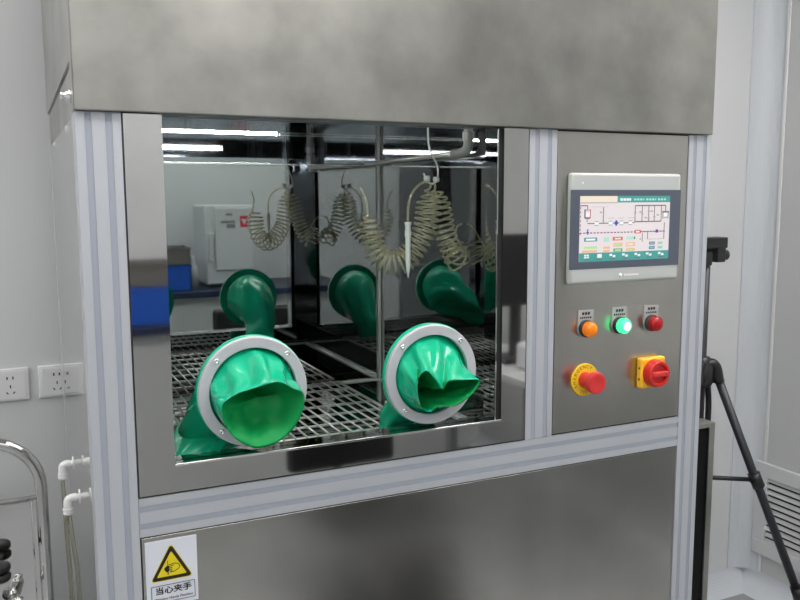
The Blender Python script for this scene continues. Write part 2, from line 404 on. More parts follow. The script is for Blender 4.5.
# glove port rings (fixed to the glass)
PORTS = [(.2392, 1.2117), (.5514, 1.2086)]
PR = []
for cx, cz in PORTS:
    r = MB().lathe((cx, 0, cz), (0, 1, 0), [(0, .069), (-.001, .070), (-.001, .085), (0, .0862), (.007, .0862), (.007, .069), (0, .069)], n=72).build('port_ring', M['ring'], cab, .6)
    tag(r, 'satin grey aluminium glove port ring')
    for k in range(4):
        a = math.radians(46 + 91 * k)
        sx, sz = cx + .0775 * math.cos(a), cz + .0775 * math.sin(a)
        s_ = MB().lathe((sx, -.001, sz), (0, -1, 0), [(0, .0042), (.001, .0042), (.0016, .003), (.0016, .0018), (.0004, .0016), (.0004, 0)], n=14).build('screw', M['chrome'], r)
    MB().lathe((cx, .0072, cz), (0, 1, 0), [(0, .069), (0, .0865), (.002, .0880), (.0075, .0880), (.0075, .069), (0, .069)], n=72).build('port_flange', M['green'], r, .6)

# ------------------------------------------------------------------ touch screen on the control panel
HX0, HX1, HZ0, HZ1 = .8245, 1.0856, 1.3500, 1.5535
HY = -.012
hm = MB().box(HX0, HX1, HY, .001, HZ0, HZ1, bev=.006, seg=3).build('touchscreen', M['hmi'], cab); tag(hm, 'grey touchscreen operator panel showing a process diagram')
MB().box(HX0 + .0002, HX1 - .0012, HY - .0006, HY + .0005, 1.3785, 1.5230).build('bezel', M['bezel'], hm)
SX0, SX1, SZ0, SZ1 = .8450, 1.0575, 1.3917, 1.5117
y_ = HY - .0010
sb = MB().box(SX0, SX1, y_, HY, SZ0, SZ1).build('screen', SCR['bg'], hm)
sw, sh = SX1 - SX0, SZ1 - SZ0
g = MB()
def SU(u, v): return SX0 + u * sw, SZ1 - v * sh
def srect(u0, v0, u1, v1, m, lift=1):
    a, c = SU(u0, v0); d, e = SU(u1, v1); yy = y_ - .00012 * lift
    g.quad([(a, yy, c), (d, yy, c), (d, yy, e), (a, yy, e)], SCR[m])
def sline(u0, v0, u1, v1, m='line', t=.010):
    if abs(u1 - u0) >= abs(v1 - v0): srect(min(u0, u1), v0 - t * .9, max(u0, u1), v0 + t * .9, m, 2)
    else: srect(u0 - t / 2, min(v0, v1), u0 + t / 2, max(v0, v1), m, 2)
srect(0, 0, .40, .095, 'cream'); srect(.40, 0, 1, .10, 'teal'); srect(0, .865, 1, 1, 'teal'); srect(0, .095, .4, .11, 'grey', 2)
for u0, u1 in ((.43, .46), (.465, .495), (.50, .525), (.53, .55)): srect(u0, .035, u1, .075, 'white', 2)
for k in range(11): srect(.585 + k * .034, .04, .585 + k * .034 + (.024 if k % 4 != 3 else .012), .07, 'mint', 2)
for u in (.60, .68, .755, .82, .90): sline(u, .15, u, .40, 'line', .009)
sline(.60, .15, .95, .15, 'line'); sline(.95, .15, .95, .25, 'line'); sline(.60, .40, .90, .40, 'line')
for u, v in ((.60, .26), (.66, .25), (.68, .28), (.755, .24), (.79, .24), (.72, .34), (.755, .35), (.82, .33), (.86, .30)): srect(u - .014, v - .012, u + .014, v + .012, 'grey', 3)
srect(.91, .24, .99, .265, 'line', 3); srect(.925, .265, .975, .33, 'white', 3); srect(.915, .33, .985, .35, 'grey', 3); sline(.92, .265, .92, .36); sline(.98, .265, .98, .36)
sline(0, .145, .08, .145, 'purple', .008); sline(.08, .145, .08, .20, 'purple', .008)
for k in range(7): sline(.006, .16 + k * .065, .006, .20 + k * .065, 'purple', .007)
srect(.045, .20, .06, .33, 'line', 2); srect(.105, .20, .115, .33, 'red', 2); srect(.06, .20, .105, .22, 'grey', 2); srect(.06, .25, .105, .31, 'white', 2); srect(.05, .32, .11, .345, 'line', 3)
srect(.07, .345, .085, .39, 'grey', 2); sline(.08, .415, .60, .415, 'line', .008)
sline(.25, .17, .25, .41, 'line', .009); srect(.21, .235, .235, .26, 'grey', 3); sline(.12, .165, .30, .165, 'grey', .003)
for u in (.18, .33, .45, .55): srect(u - .022, .39, u + .022, .44, 'white', 3); sline(u - .022, .39, u + .022, .39, 'line', .008); sline(u - .022, .44, u + .022, .44, 'line', .008); sline(u - .022, .39, u + .01, .39, 'line', .008); sline(u, .38, u, .45, 'line', .009)
srect(.385, .37, .40, .46, 'blue', 3); srect(.375, .39, .41, .44, 'blue', 3)
for k in range(3): srect(.30 + k * .11, .335, .37 + k * .11, .342, 'grey', 2)
for k in range(26): srect(.0 + k * .037, .552, .0 + k * .037 + .024, .568, 'purple', 2)
srect(.08, .50, .092, .585, 'blue', 3); srect(.07, .545, .10, .562, 'blue', 3)
srect(.60, .53, .67, .585, 'red', 3); srect(.615, .545, .655, .57, 'white', 4); sline(.67, .555, .94, .555, 'blue', .005)
sline(.94, .42, .94, .68, 'line', .009); sline(.75, .56, .75, .68, 'line', .008); sline(.75, .68, .94, .68, 'grey', .004); sline(.69, .58, .69, .72, 'line', .008); srect(.66, .66, .675, .69, 'grey', 3); srect(.84, .53, .87, .58, 'purple', 3)
srect(.05, .63, .19, .69, 'steel'); srect(.07, .645, .17, .675, 'white', 2); srect(.05, .765, .19, .80, 'lime'); srect(.03, .825, .19, .86, 'orange')
srect(.26, .63, .32, .70, 'mint'); srect(.26, .775, .33, .81, 'orange'); srect(.26, .825, .33, .86, 'orange')
srect(.36, .63, .47, .685, 'red'); srect(.38, .645, .45, .67, 'cream', 2); srect(.37, .72, .47, .78, 'orange'); srect(.385, .735, .455, .765, 'lime', 2); srect(.37, .81, .47, .86, 'dgreen'); srect(.385, .822, .455, .85, 'lime', 2)
srect(.51, .63, .61, .675, 'mint'); srect(.595, .63, .61, .675, 'dgreen', 2); srect(.51, .72, .61, .78, 'orange'); srect(.525, .735, .59, .765, 'cream', 2); srect(.51, .81, .61, .86, 'orange'); srect(.525, .822, .59, .85, 'lime', 2)
for u in (.77, .865):
    for v in (.72, .79): srect(u, v, u + .068, v + .05, 'steel' if u < .8 else 'mint', 1); srect(u + .01, v + .015, u + .055, v + .035, 'grey', 2)
for k, u in enumerate((.08, .22, .36, .50, .64, .77, .91)):
    vv = .915
    if k == 0:
        for a in (0, 1):
            for c in (0, 1): srect(u - .026 + a * .028, vv - .028 + c * .032, u - .003 + a * .028, vv + c * .032 - .002, 'white', 2)
    elif k == 1: srect(u - .025, vv - .03, u + .025, vv + .03, 'white', 2)
    else:
        srect(u - .032, vv - .025, u - .002, vv + .008, 'white', 2); srect(u + .004, vv - .005, u + .034, vv + .028, 'white', 2)
    srect(u - .03, .962, u + .03, .975, 'line', 2)
g.build('screen_graphics', None, sb)
b = MB(); lz = 1.3640
for k in range(8): b.box(.9510 + k * .0045, .9510 + k * .0045 + .0034, HY - .0004, HY + .001, lz - .0018, lz + .0018, M['white'])
b.lathe((.9425, HY - .0004, lz), (0, 1, 0), [(0, 0), (0, .0042), (.001, .0042)], M['white'], n=16)
b.build('maker_mark', None, hm)
MB().lathe((.8500, HY - .0008, 1.5350), (0, 1, 0), [(0, 0), (0, .0018), (.001, .0018)], n=12).build('status_light', SCR['white'], hm)

# ------------------------------------------------------------------ push buttons and switches
def indicator(cx, cz, lens, label, lit=False):
    pl = MB()
    w2, r = .0175, .0175; top = cz + .034; pts = [(cx - w2, top), (cx - w2, cz)] + [(cx - r * math.cos(a), cz - r * math.sin(a)) for a in [PI * k / 14 for k in range(1, 14)]] + [(cx + w2, cz), (cx + w2, top)]
    pl.prism([(x, -.0012, z) for x, z in pts], (0, .0022, 0))
    pl = pl.build('indicator_lamp', M['plate'], cab); tag(pl, label)
    d = MB(); yy = -.0014
    for k in range(3): d.box(cx - .009 + k * .0065, cx - .004 + k * .0065, yy, yy + .001, cz + .0255, cz + .0305)
    for k in range(6): d.box(cx - .0135 + k * .0046, cx - .0104 + k * .0046, yy, yy + .001, cz + .0185, cz + .0222)
    d.build('plate_lettering', M['ink'], pl)
    MB().lathe((cx, -.001, cz), (0, -1, 0), [(0, .0165), (.006, .0165), (.008, .0150), (.008, .0135)], n=32).build('lamp_collar', M['dgrey'], pl, .7)
    l = MB().lathe((cx, -.006, cz), (0, -1, 0), [(0, .0138), (.013, .0138), (.0145, .0130), (.0145, .0118), (.0152, .0112), (.0165, .0100), (.018, .006), (.0185, 0)], lens, n=36)
    for k in range(20):
        a = 2 * PI * k / 20
        l.box(cx + .0138 * math.cos(a) - .0006, cx + .0138 * math.cos(a) + .0006, -.0188, -.008, cz + .0138 * math.sin(a) - .0006, cz + .0138 * math.sin(a) + .0006, lens)
    l.build('lens', None, pl, .7)
    if lit: MB().lathe((cx, -.0245, cz), (0, -1, 0), [(0, .0085), (.0004, .0075), (.0008, 0)], n=24).build('lens_core', M['greenc'], pl)
indicator(.8735, 1.2660, M['orange'], 'orange indicator lamp, left of the row of three')
indicator(.9530, 1.2670, M['greenl'], 'lit green indicator lamp in the middle of the row', True)
indicator(1.0315, 1.2660, M['redl'], 'dark red indicator lamp, right of the row of three')
# emergency stop
ex, ez = .8740, 1.1680
es = MB().lathe((ex, 0, ez), (0, -1, 0), [(0, .031), (.0022, .031), (.0030, .030), (.0030, 0)], n=56).build('emergency_stop', M['yellow'], cab, .6); tag(es, 'red mushroom emergency stop button on a yellow disc')
t = MB(); word = 'EMERGENCY'
for k, chh in enumerate(word):
    a = math.radians(208 - k * (148 / (len(word) - 1)))
    t.text(chh, .0085, ex + .0245 * math.cos(a), ez + .0245 * math.sin(a), -.0032, M['ink'], rot=a - PI / 2)
for k, chh in enumerate('STOP'):
    a = math.radians(248 + k * 15)
    t.text(chh, .0085, ex + .0245 * math.cos(a), ez + .0245 * math.sin(a), -.0032, M['ink'], rot=a + PI / 2)
t.build('disc_lettering', M['ink'], es)
MB().lathe((ex, -.003, ez), (0, -1, 0), [(0, .0155), (.018, .0135), (.020, .0175), (.023, .0200), (.034, .0205), (.0365, .0190), (.0372, .016), (.0366, .012), (.0366, 0)], n=44).build('mushroom_head', M['redp'], es, .7)
# rotary main switch
qx, qz = 1.0290, 1.1695
rs = MB().box(qx - .030, qx + .030, -.016, .0, qz - .030, qz + .030, bev=.004, seg=3).build('rotary_switch', M['yellow2'], cab); tag(rs, 'yellow square main switch with red rotary knob')
MB().lathe((qx, -.016, qz), (0, -1, 0), [(0, .027), (.014, .026), (.016, .0255), (.018, .024), (.018, .0195), (.012, .018), (.012, 0)], n=44).build('rotary_knob', M['redk'], rs, .7)
MB().box(qx - .019, qx + .019, -.0365, -.027, qz - .0052, qz + .0052, bev=.002).build('knob_grip', M['redp'], rs)
b = MB()
for dz in (-.012, .010): MB().box(qx - .0304, qx - .0290, -.011, -.007, qz + dz - .002, qz + dz + .002).build('side_mark', M['ink'], rs)
b.lathe((qx + .0135, -.0369, qz), (0, 1, 0), [(0, 0), (0, .0016), (.001, .0016)], n=10)
b.build('knob_mark', M['ink'], rs)

# ------------------------------------------------------------------ warning sign on the lower panel
GX0, GX1, GZ0, GZ1 = .0665, .1430, .8930, .9975
sg = MB().box(GX0, GX1, -.0006, .0009, GZ0, GZ1).build('warning_sign', M['sign'], cab); tag(sg, 'white warning sign with yellow triangle about pinched hands')
def tri(cx, zb, zt, hw, rad, n=6):
    A = [Vector((cx - hw, zb)), Vector((cx + hw, zb)), Vector((cx, zt))]; out = []
    for i in range(3):
        P, Q, S = A[i - 1], A[i], A[(i + 1) % 3]
        d1 = (P - Q).normalized(); d2 = (S - Q).normalized(); half = d1.angle(d2) / 2
        bis = (d1 + d2).normalized(); c = Q + bis * (rad / math.sin(half)); t1 = Q + d1 * (rad / math.tan(half)); t2 = Q + d2 * (rad / math.tan(half))
        v1, v2 = t1 - c, t2 - c
        for k in range(n + 1):
            v = v1.lerp(v2, k / n).normalized() * rad; out.append(c + v)
    return out
s = MB(); cx = (GX0 + GX1) / 2 - .0005
def flat(pts, y, m): s.quad([(p_[0], y, p_[1]) for p_ in pts], m)
flat(tri(cx, .9330, .9920, .0325, .0035), -.0008, M['signy'])
flat(tri(cx, .9343, .9897, .0308, .0032), -.0010, M['signink'])
flat(tri(cx, .9397, .9790, .0225, .0012), -.0012, M['signy'])
# pictogram: two jaws closing on a hand
yy = -.0014; k_ = M['signink']
def stroke(pts, wd=.0006):
    for (x0, z0), (x1, z1) in zip(pts, pts[1:]):
        d = Vector((x1 - x0, z1 - z0)); n_ = Vector((-d.y, d.x)).normalized() * wd
        s.quad([(x0 + n_.x, yy, z0 + n_.y), (x1 + n_.x, yy, z1 + n_.y), (x1 - n_.x, yy, z1 - n_.y), (x0 - n_.x, yy, z0 - n_.y)], k_)
stroke([(cx - .004, 0.9575), (cx + .004, 0.9590), (cx + .010, 0.9570), (cx + .0125, 0.9535), (cx + .0105, 0.9495), (cx + .004, 0.9460), (cx - .003, 0.9455)])
stroke([(cx - .004, 0.9550), (cx + .001, 0.9553), (cx + .004, 0.9565)]); stroke([(cx - .004, 0.9525), (cx + .001, 0.9527)]); stroke([(cx - .004, 0.9500), (cx + .001, 0.9500)]); stroke([(cx - .003, 0.9475), (cx + .001, 0.9473)])
stroke([(cx - .0055, 0.9645), (cx - .0055, 0.9570)], .0005); stroke([(cx - .0055, 0.9495), (cx - .0055, 0.9420)], .0007)
flat([(cx - .0115, 0.9525), (cx - .009, 0.9550), (cx - .006, 0.9570), (cx - .0035, 0.9555), (cx - .0035, 0.9480), (cx - .006, 0.9455), (cx - .0095, 0.9480)], yy, k_)
# text box
y2 = -.0010
bx0, bx1, bz0, bz1 = GX0 + .0065, GX1 - .0045, .8990, .9268
for r_ in ((bx0, bx1, bz1 - .0010, bz1), (bx0, bx1, bz0, bz0 + .0010), (bx0, bx0 + .0010, bz0, bz1), (bx1 - .0010, bx1, bz0, bz1)): s.quad([(r_[0], y2, r_[2]), (r_[1], y2, r_[2]), (r_[1], y2, r_[3]), (r_[0], y2, r_[3])], M['signblue'])
for q_, (ox_, oz_) in enumerate(((0, 0), (.00045, 0), (-.00045, 0), (0, .0003), (0, -.0003))): s.text('\u5f53\u5fc3\u5939\u624b', .0125, (bx0 + bx1) / 2 + ox_, .9172 + oz_, y2 - .00001 * q_, M['signink'], sx=1.10)
s.text('Warning Hands Pinching', .0058, (bx0 + bx1) / 2, .9048, y2, M['signink'], bold=.00010)
s.build('sign_print', None, sg)

# ------------------------------------------------------------------ green rubber gloves
def loft(mb, secs, n=64, wr=None, m=None, cap=False):
    """secs: (centre, u axis, v axis) ellipses; wr(i, a) -> radial factor"""
    rings = []
    for i, (c, u, v) in enumerate(secs):
        c = Vector(c); u = Vector(u); v = Vector(v); ring = []
        for k in range(n):
            a = 2 * PI * k / n; f = 1 + (wr(i / (len(secs) - 1), a) if wr else 0)
            ring.append(mb.bm.verts.new(c + (u * math.cos(a) + v * math.sin(a)) * f))
        rings.append(ring)
    fs = []
    for A, B in zip(rings, rings[1:]):
        for k in range(n): fs.append(mb.bm.faces.new((A[k], A[(k + 1) % n], B[(k + 1) % n], B[k])))
    if cap: fs.append(mb.bm.faces.new(rings[-1]))
    mb._tag(fs, m, True); return rings
def interp(keys, n):
    """Catmull-Rom through a list of flat tuples"""
    out = []; N = len(keys)
    for i in range(N - 1):
        p0, p1, p2, p3 = [keys[max(0, min(N - 1, j))] for j in (i - 1, i, i + 1, i + 2)]
        for k in range(n):
            t = k / n
            out.append(tuple(.5 * (2 * b_ + (c_ - a_) * t + (2 * a_ - 5 * b_ + 4 * c_ - d_) * t * t + (3 * b_ - a_ - 3 * c_ + d_) * t ** 3) for a_, b_, c_, d_ in zip(p0, p1, p2, p3)))
    out.append(tuple(keys[-1])); return out

LIP = {'bowl': [(0.3054, -0.045, 1.2106), (0.2849, -0.055, 1.2243), (0.2685, -0.058, 1.2343), (0.2556, -0.06, 1.2375), (0.2356, -0.06, 1.2335), (0.2099, -0.06, 1.2286), (0.1886, -0.055, 1.2193), (0.1776, -0.05, 1.2058), (0.1823, -0.045, 1.1783), (0.1988, -0.042, 1.1525), (0.2288, -0.042, 1.1345), (0.264, -0.04, 1.1386), (0.2899, -0.04, 1.1574), (0.3043, -0.042, 1.1847)],
       'hole': [(0.6161, -0.05, 1.2027), (0.5783, -0.055, 1.2075), (0.552, -0.058, 1.209), (0.5451, -0.05, 1.1945), (0.5293, -0.055, 1.2123), (0.5127, -0.055, 1.229), (0.5006, -0.05, 1.2175), (0.5012, -0.045, 1.193), (0.5111, -0.04, 1.1654), (0.526, -0.04, 1.1552), (0.5438, -0.042, 1.1639), (0.5708, -0.045, 1.1615), (0.5941, -0.048, 1.1734), (0.6104, -0.05, 1.1894)]}
ANG = {'bowl': [0, 28, 50, 66, 92, 118, 142, 166, 200, 228, 266, 295, 318, 342], 'hole': [0, 28, 50, 66, 86, 108, 135, 175, 215, 240, 262, 290, 316, 342]}
def cuff(cx, cz, parent, kind):
    """the part folded out toward the viewer: out from the ring, over a lip, back into the mouth"""
    n = 128; rings = []; mb = MB()
    keys = LIP[kind]; an = ANG[kind]; K = len(keys)
    def lip(a):
        d = math.degrees(a) % 360
        for i in range(K):
            a0 = an[i]; a1 = an[(i + 1) % K] if i + 1 < K else 360
            if a0 <= d <= a1 + 1e-9:
                t = (d - a0) / (a1 - a0); p0, p1, p2, p3 = [Vector(keys[(i + q) % K]) for q in (-1, 0, 1, 2)]
                return .5 * (2 * p1 + (p2 - p0) * t + (2 * p0 - 5 * p1 + 4 * p2 - p3) * t * t + (3 * p1 - p0 - 3 * p2 + p3) * t ** 3)
        return Vector(keys[0])
    cen_l = sum((Vector(k) for k in keys), Vector()) / K
    def base(a): return Vector((cx + .0675 * math.cos(a), .012, cz + .0675 * math.sin(a)))
    def add(fn): rings.append([mb.bm.verts.new(fn(2 * PI * k / n)) for k in range(n)])
    S = 18
    for i in range(S + 1):
        t = i / S
        def fn(a, t=t):
            pnt = base(a).lerp(lip(a), t)
            d = Vector((math.cos(a), 0, math.sin(a))); q = math.sin(PI * t)
            top = max(0, math.sin(a)) ** .7
            # pleats pulled in along the upper side
            pl = (math.sin(9 * a + .6 + (0 if kind == 'bowl' else 1.4)) * .006 + math.sin(4 * a + 2) * .004) * q * (.2 + .8 * top)
            nz_ = noise.noise(Vector((math.cos(a) * 3 + cx * 20, math.sin(a) * 3, t * 3))) * .004 * q
            low = -.006 * q * max(0, -math.sin(a))
            return pnt + d * (pl + nz_ + low - .004 * q * top) + Vector((0, -.004 * q, 0))
        add(fn)
    out_n = len(rings); S2 = 18
    for i in range(1, S2 + 1):
        t = i / S2
        def fn(a, t=t):
            l_ = lip(a); q = math.sin(PI * t)
            if kind == 'bowl':
                cen = Vector((cen_l.x, -.002, cen_l.z + .006)); sc = 1 - t * .98
                pnt = Vector((cen.x + (l_.x - cen.x) * sc, l_.y + (cen.y - l_.y) * math.sin(t * PI / 2), cen.z + (l_.z - cen.z) * sc))
                # the upper wall of the mouth drops in behind the lip, a soft crease runs across the lower wall
                pnt.y += .030 * q * max(0, math.sin(a)) + .004 * q * math.sin(3.2 * (pnt.z - cz) / .03 + 22 * (pnt.x - cx))
                pnt.y += .008 * q * noise.noise(Vector((pnt.x * 45, 3.1, pnt.z * 45)))
            else:
                cen = Vector((.524, .095, 1.180)); sc = (1 - t) ** .75 * .96 + .04
                star = 1 + .30 * math.sin(PI * min(1, t * 1.4)) * math.sin(3 * a + 2.3) * min(1, t * 4)
                side = max(0, math.cos(a)) * q         # right half is a nearly closed fold
                pnt = Vector((cen.x + (l_.x - cen.x) * sc * star, l_.y + (cen.y - l_.y) * t, cen.z + (l_.z - cen.z) * sc * star))
                pnt.y += -.018 * side
                pnt += Vector((1, 0, 1)) * .005 * noise.noise(Vector((pnt.x * 50, pnt.y * 50, pnt.z * 50))) * q
            return pnt
        add(fn)
    fo, fi = [], []
    for j, (A, B) in enumerate(zip(rings, rings[1:])):
        for k in range(n):
            f = mb.bm.faces.new((A[k], A[(k + 1) % n], B[(k + 1) % n], B[k])); (fo if j < out_n - 1 else fi).append(f)
    fi.append(mb.bm.faces.new(rings[-1]))
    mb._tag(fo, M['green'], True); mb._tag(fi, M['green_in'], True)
    return mb.build('cuff', None, parent)

def sleeve(keys, parent, seed, amp=.10):
    """keys: (x, y, z, ux,uy,uz, vx,vy,vz) ellipses along the sleeve inside the chamber"""
    secs = [((k[0], k[1], k[2]), k[3:6], k[6:9]) for k in interp(keys, 8)]
    mb = MB()
    def wr(t, a):
        e = min(1, t * 5)
        return e * (amp * .5 * math.sin(5 * a + seed + 5 * t) + amp * 1.5 * noise.noise(Vector((math.cos(a) * 1.6 + seed, math.sin(a) * 1.6, t * 6))))
    loft(mb, secs, 72, wr, M['green'], cap=False)
    return mb.build('sleeve', M['green'], parent)
g1 = thing('rubber_glove', 'green rubber glove in the left port, its cuff folded out into a wide bowl', 'glove', (PORTS[0][0], .02, PORTS[0][1] - .09))
cuff(*PORTS[0], g1, 'bowl')
x, z = PORTS[0]
sleeve([(x, .022, z, .069, 0, 0, 0, 0, .069), (x - .002, .050, z - .014, .067, 0, -.01, 0, .016, .064), (x - .018, .080, z - .044, .064, -.012, .004, 0, .036, .050), (x - .046, .100, z - .068, .050, -.034, .020, .016, .046, .034),
        (x - .075, .100, z - .096, .026, -.048, .010, .010, .046, .028), (x - .100, .092, z - .108, .008, -.050, .004, .003, .030, .022), (x - .116, .085, z - .114, .003, -.048, .002, 0, .012, .014)], g1, 1.3, .13)
g2 = thing('rubber_glove', 'green rubber glove in the right port, its cuff open on a dark hole', 'glove', (PORTS[1][0], .02, PORTS[1][1] - .09))
cuff(*PORTS[1], g2, 'hole')
x, z = PORTS[1]
sleeve([(x, .022, z, .069, 0, 0, 0, 0, .069), (x + .003, .045, z - .010, .062, 0, 0, 0, .012, .060), (x + .008, .075, z - .036, .050, 0, .004, 0, .032, .044), (x + .008, .100, z - .066, .042, .006, .004, 0, .036, .026),
        (x, .125, z - .092, .042, .012, .004, 0, .032, .012), (x - .002, .130, z - .114, .042, .010, .004, 0, .024, .006), (x - .004, .128, z - .130, .042, .010, .002, 0, .014, .003)], g2, 4.1)

# ------------------------------------------------------------------ wire rack
RX0, RX1, RY0, RY1, RZ = .120, .606, .052, .598, 1.0668
rack = thing('wire_rack', 'stainless wire shelf rack on the chamber floor rails under the gloves', 'rack', ((RX0 + RX1) / 2, (RY0 + RY1) / 2, 1.063))
b = MB().tube([(RX0, RY0, RZ), (RX1, RY0, RZ), (RX1, RY1, RZ), (RX0, RY1, RZ)], .0035, n=8, closed=True)
b.build('rack_frame', M['wire'], rack)
nb = 22; w0 = None
for k in range(1, nb):
    xx = RX0 + (RX1 - RX0) * k / nb
    if w0 is None: w0 = MB().tube([(xx, RY0, RZ + .004), (xx, RY1, RZ + .004)], .0021, n=7).build('wire', M['wire'], rack); x00 = xx
    else:
        c = w0.copy(); COL.objects.link(c); c.location.x = w0.location.x + xx - x00
for k in range(1, 8):
    yv = RY0 + (RY1 - RY0) * k / 8
    if k == 1: c0 = MB().tube([(RX0, yv, RZ), (RX1, yv, RZ)], .0028, n=8).build('crossbar', M['wire'], rack); y00 = yv
    else:
        c = c0.copy(); COL.objects.link(c); c.location.y = c0.location.y + yv - y00

# ------------------------------------------------------------------ spring hoses, hook, nozzle
def coil(path, rad, pitch, wire, name, label, group, lead=(None, None), rmod=None):
    P = resample(spline(path, 24), .001); L = len(P)
    base = P[-1]
    o = thing(name, label, 'hose', tuple(P[0]), group)
    pts = []; prev = None; per = 20
    step = pitch / per / .001
    i = 0.0; ph = 0
    while i < L - 2:
        a = int(i); t = (P[min(a + 3, L - 1)] - P[max(a - 3, 0)]).normalized()
        if prev is None: u = t.orthogonal().normalized()
        else: u = (prev - t * prev.dot(t)).normalized()
        prev = u; v = t.cross(u)
        rr_ = rad * min(1, .35 + min(i, L - i) / 40) * (1 + .06 * math.sin(i * .05))
        # turns lie open on the outside of the bend
        pts.append(P[a] + (u * math.cos(ph) + v * math.sin(ph)) * rr_)
        ph += 2 * PI / per; i += step
    if lead[0]: pts = spline(list(lead[0]) + [pts[0]], 8)[:-1] + pts
    if lead[1]: pts = pts + spline([pts[-1]] + list(lead[1]), 8)[1:]
    MB().tube(pts, wire, n=7).build('coil', M['tube'], o)
    return o
HYk = .165
rod = thing('hanging_hook', 'thin white bent rod hanging from the chamber ceiling above the hoses', 'hook', (.627, HYk, CZ1))
MB().tube(spline([(.627, HYk, CZ1), (.627, HYk, 1.622), (.631, HYk, 1.599), (.646, HYk, 1.571), (.648, HYk, 1.552), (.645, HYk, 1.541), (.6355, HYk, 1.536), (.625, HYk, 1.541), (.618, HYk, 1.555)], 8), .0018, n=8).build('hook_rod', M['white'], rod)
for (x_, z_) in ((.624, 1.546), (.644, 1.544)): MB().lathe((x_ - .004, HYk, z_), (1, 0, 0), [(0, 0), (0, .0050), (.009, .0050), (.009, 0)], n=14).build('hook_clip', M['white'], rod)
hA = coil([(.6312, .165, 1.524), (.627, .165, 1.477), (.6125, .17, 1.4298), (.5877, .18, 1.395), (.5588, .19, 1.386), (.5363, .20, 1.4046), (.5263, .205, 1.4399), (.5247, .21, 1.4775)], .0225, .0112, .0021,
     'spring_hose', 'clear coiled spring hose looping left from the hook behind the white nozzle', 'clear spring hoses', lead=([(.634, HYk, 1.5385), (.633, HYk, 1.532)], [(.521, .215, 1.505), (.512, .22, 1.53)]))
hB = coil([(.644, .165, 1.524), (.6549, .165, 1.4767), (.6681, .165, 1.4325), (.684, .167, 1.4000), (.697, .172, 1.388), (.702, .182, 1.402), (.7025, .192, 1.430)], .0210, .0112, .0021,
     'spring_hose', 'clear coiled spring hose dropping right from the hook to the steel side wall', 'clear spring hoses', lead=([(.638, HYk, 1.5385), (.642, HYk, 1.532)], [(.708, .198, 1.452), (.720, .20, 1.458)]))
nz_t = thing('nozzle_wand', 'white pencil shaped nozzle wand hanging on a thin tube before the hoses', 'nozzle', (.579, .152, 1.36))
MB().tube(spline([(.630, .164, 1.539), (.614, .160, 1.538), (.5982, .155, 1.5295), (.5853, .152, 1.5147), (.579, .152, 1.4907), (.5787, .152, 1.462)], 10), .0022, n=8).build('thin_tube', M['tube'], nz_t)
MB().lathe((.5787, .152, 1.465), (0, 0, -1), [(0, 0), (0, .0064), (.005, .0064), (.005, .0052), (.016, .0052), (.016, .0062), (.027, .0062), (.027, .005)], n=18).build('connector', M['white'], nz_t, .6)
MB().lathe((.5787, .152, 1.440), (0, 0, -1), [(0, .0050), (.052, .0046), (.064, .0034), (.078, .0012), (.080, 0)], n=18).build('tip', M['white'], nz_t)
el = thing('pipe_elbow', 'pale elbow fitting and pipe under the chamber ceiling at the right wall', 'pipe fitting', (.708, .155, CZ1))
MB().lathe((.708, .155, CZ1), (0, 0, -1), [(0, .012), (.014, .012), (.014, .0085), (.020, .0085), (.022, .0110), (.036, .0110), (.038, 0)], n=18).build('nut', M['plate'], el, .6)
MB().tube(spline([(.708, .155, 1.622), (.708, .155, 1.608), (.706, .163, 1.598), (.700, .180, 1.594), (.695, .192, 1.594)], 6), .0095, n=14).build('elbow', M['plate'], el)
MB().tube([(.695, .192, 1.594), (.684, .600, 1.590)], .0050, n=12).build('pipe', M['wire'], el)

# ------------------------------------------------------------------ drain elbows and tubes on the left side
def drain(y, z, tubes, name_label):
    o = thing('hose_elbow', name_label, 'hose fitting', (0, y, z), 'drain elbows on the cabinet side')
    MB().lathe((0, y, z), (-1, 0, 0), [(0, .006), (.007, .005), (.007, .012), (.0095, .012), (.0095, .005), (.020, .005)], M['white'], n=22).build('flange', None, o, .6)
    MB().tube(spline([(-.013, y, z), (-.021, y, z), (-.0265, y, z - .003), (-.028, y, z - .009), (-.028, y, z - .022)], 5), .0064, n=16).build('elbow', M['white'], o)
    MB().lathe((-.028, y, z - .018), (0, 0, -1), [(0, .0064), (0, .0082), (.004, .0082), (.004, .0070), (.007, .0078), (.009, .0078), (.009, 0)], n=20).build('collar', M['socket'], o, .6)
    for k, p_ in enumerate(tubes): MB().tube(spline(p_, 8), .0038, n=10).build('drain_tube', M['htube'], o)
drain(.400, 1.0130, [[(-.028, .40, .980), (-.027, .40, .92), (-.024, .40, .70), (-.026, .40, .35), (-.03, .41, .01)]], 'white push-fit elbow on the cabinet side, the farther of the pair')
drain(.235, 1.0030, [[(-.030, .235, .970), (-.031, .235, .92), (-.028, .235, .80), (-.030, .235, .45), (-.036, .235, .01)], [(-.026, .235, .970), (-.022, .235, .92), (-.017, .235, .82), (-.020, .235, .45), (-.024, .235, .01)]], 'white push-fit elbow on the cabinet side, the nearer of the pair')

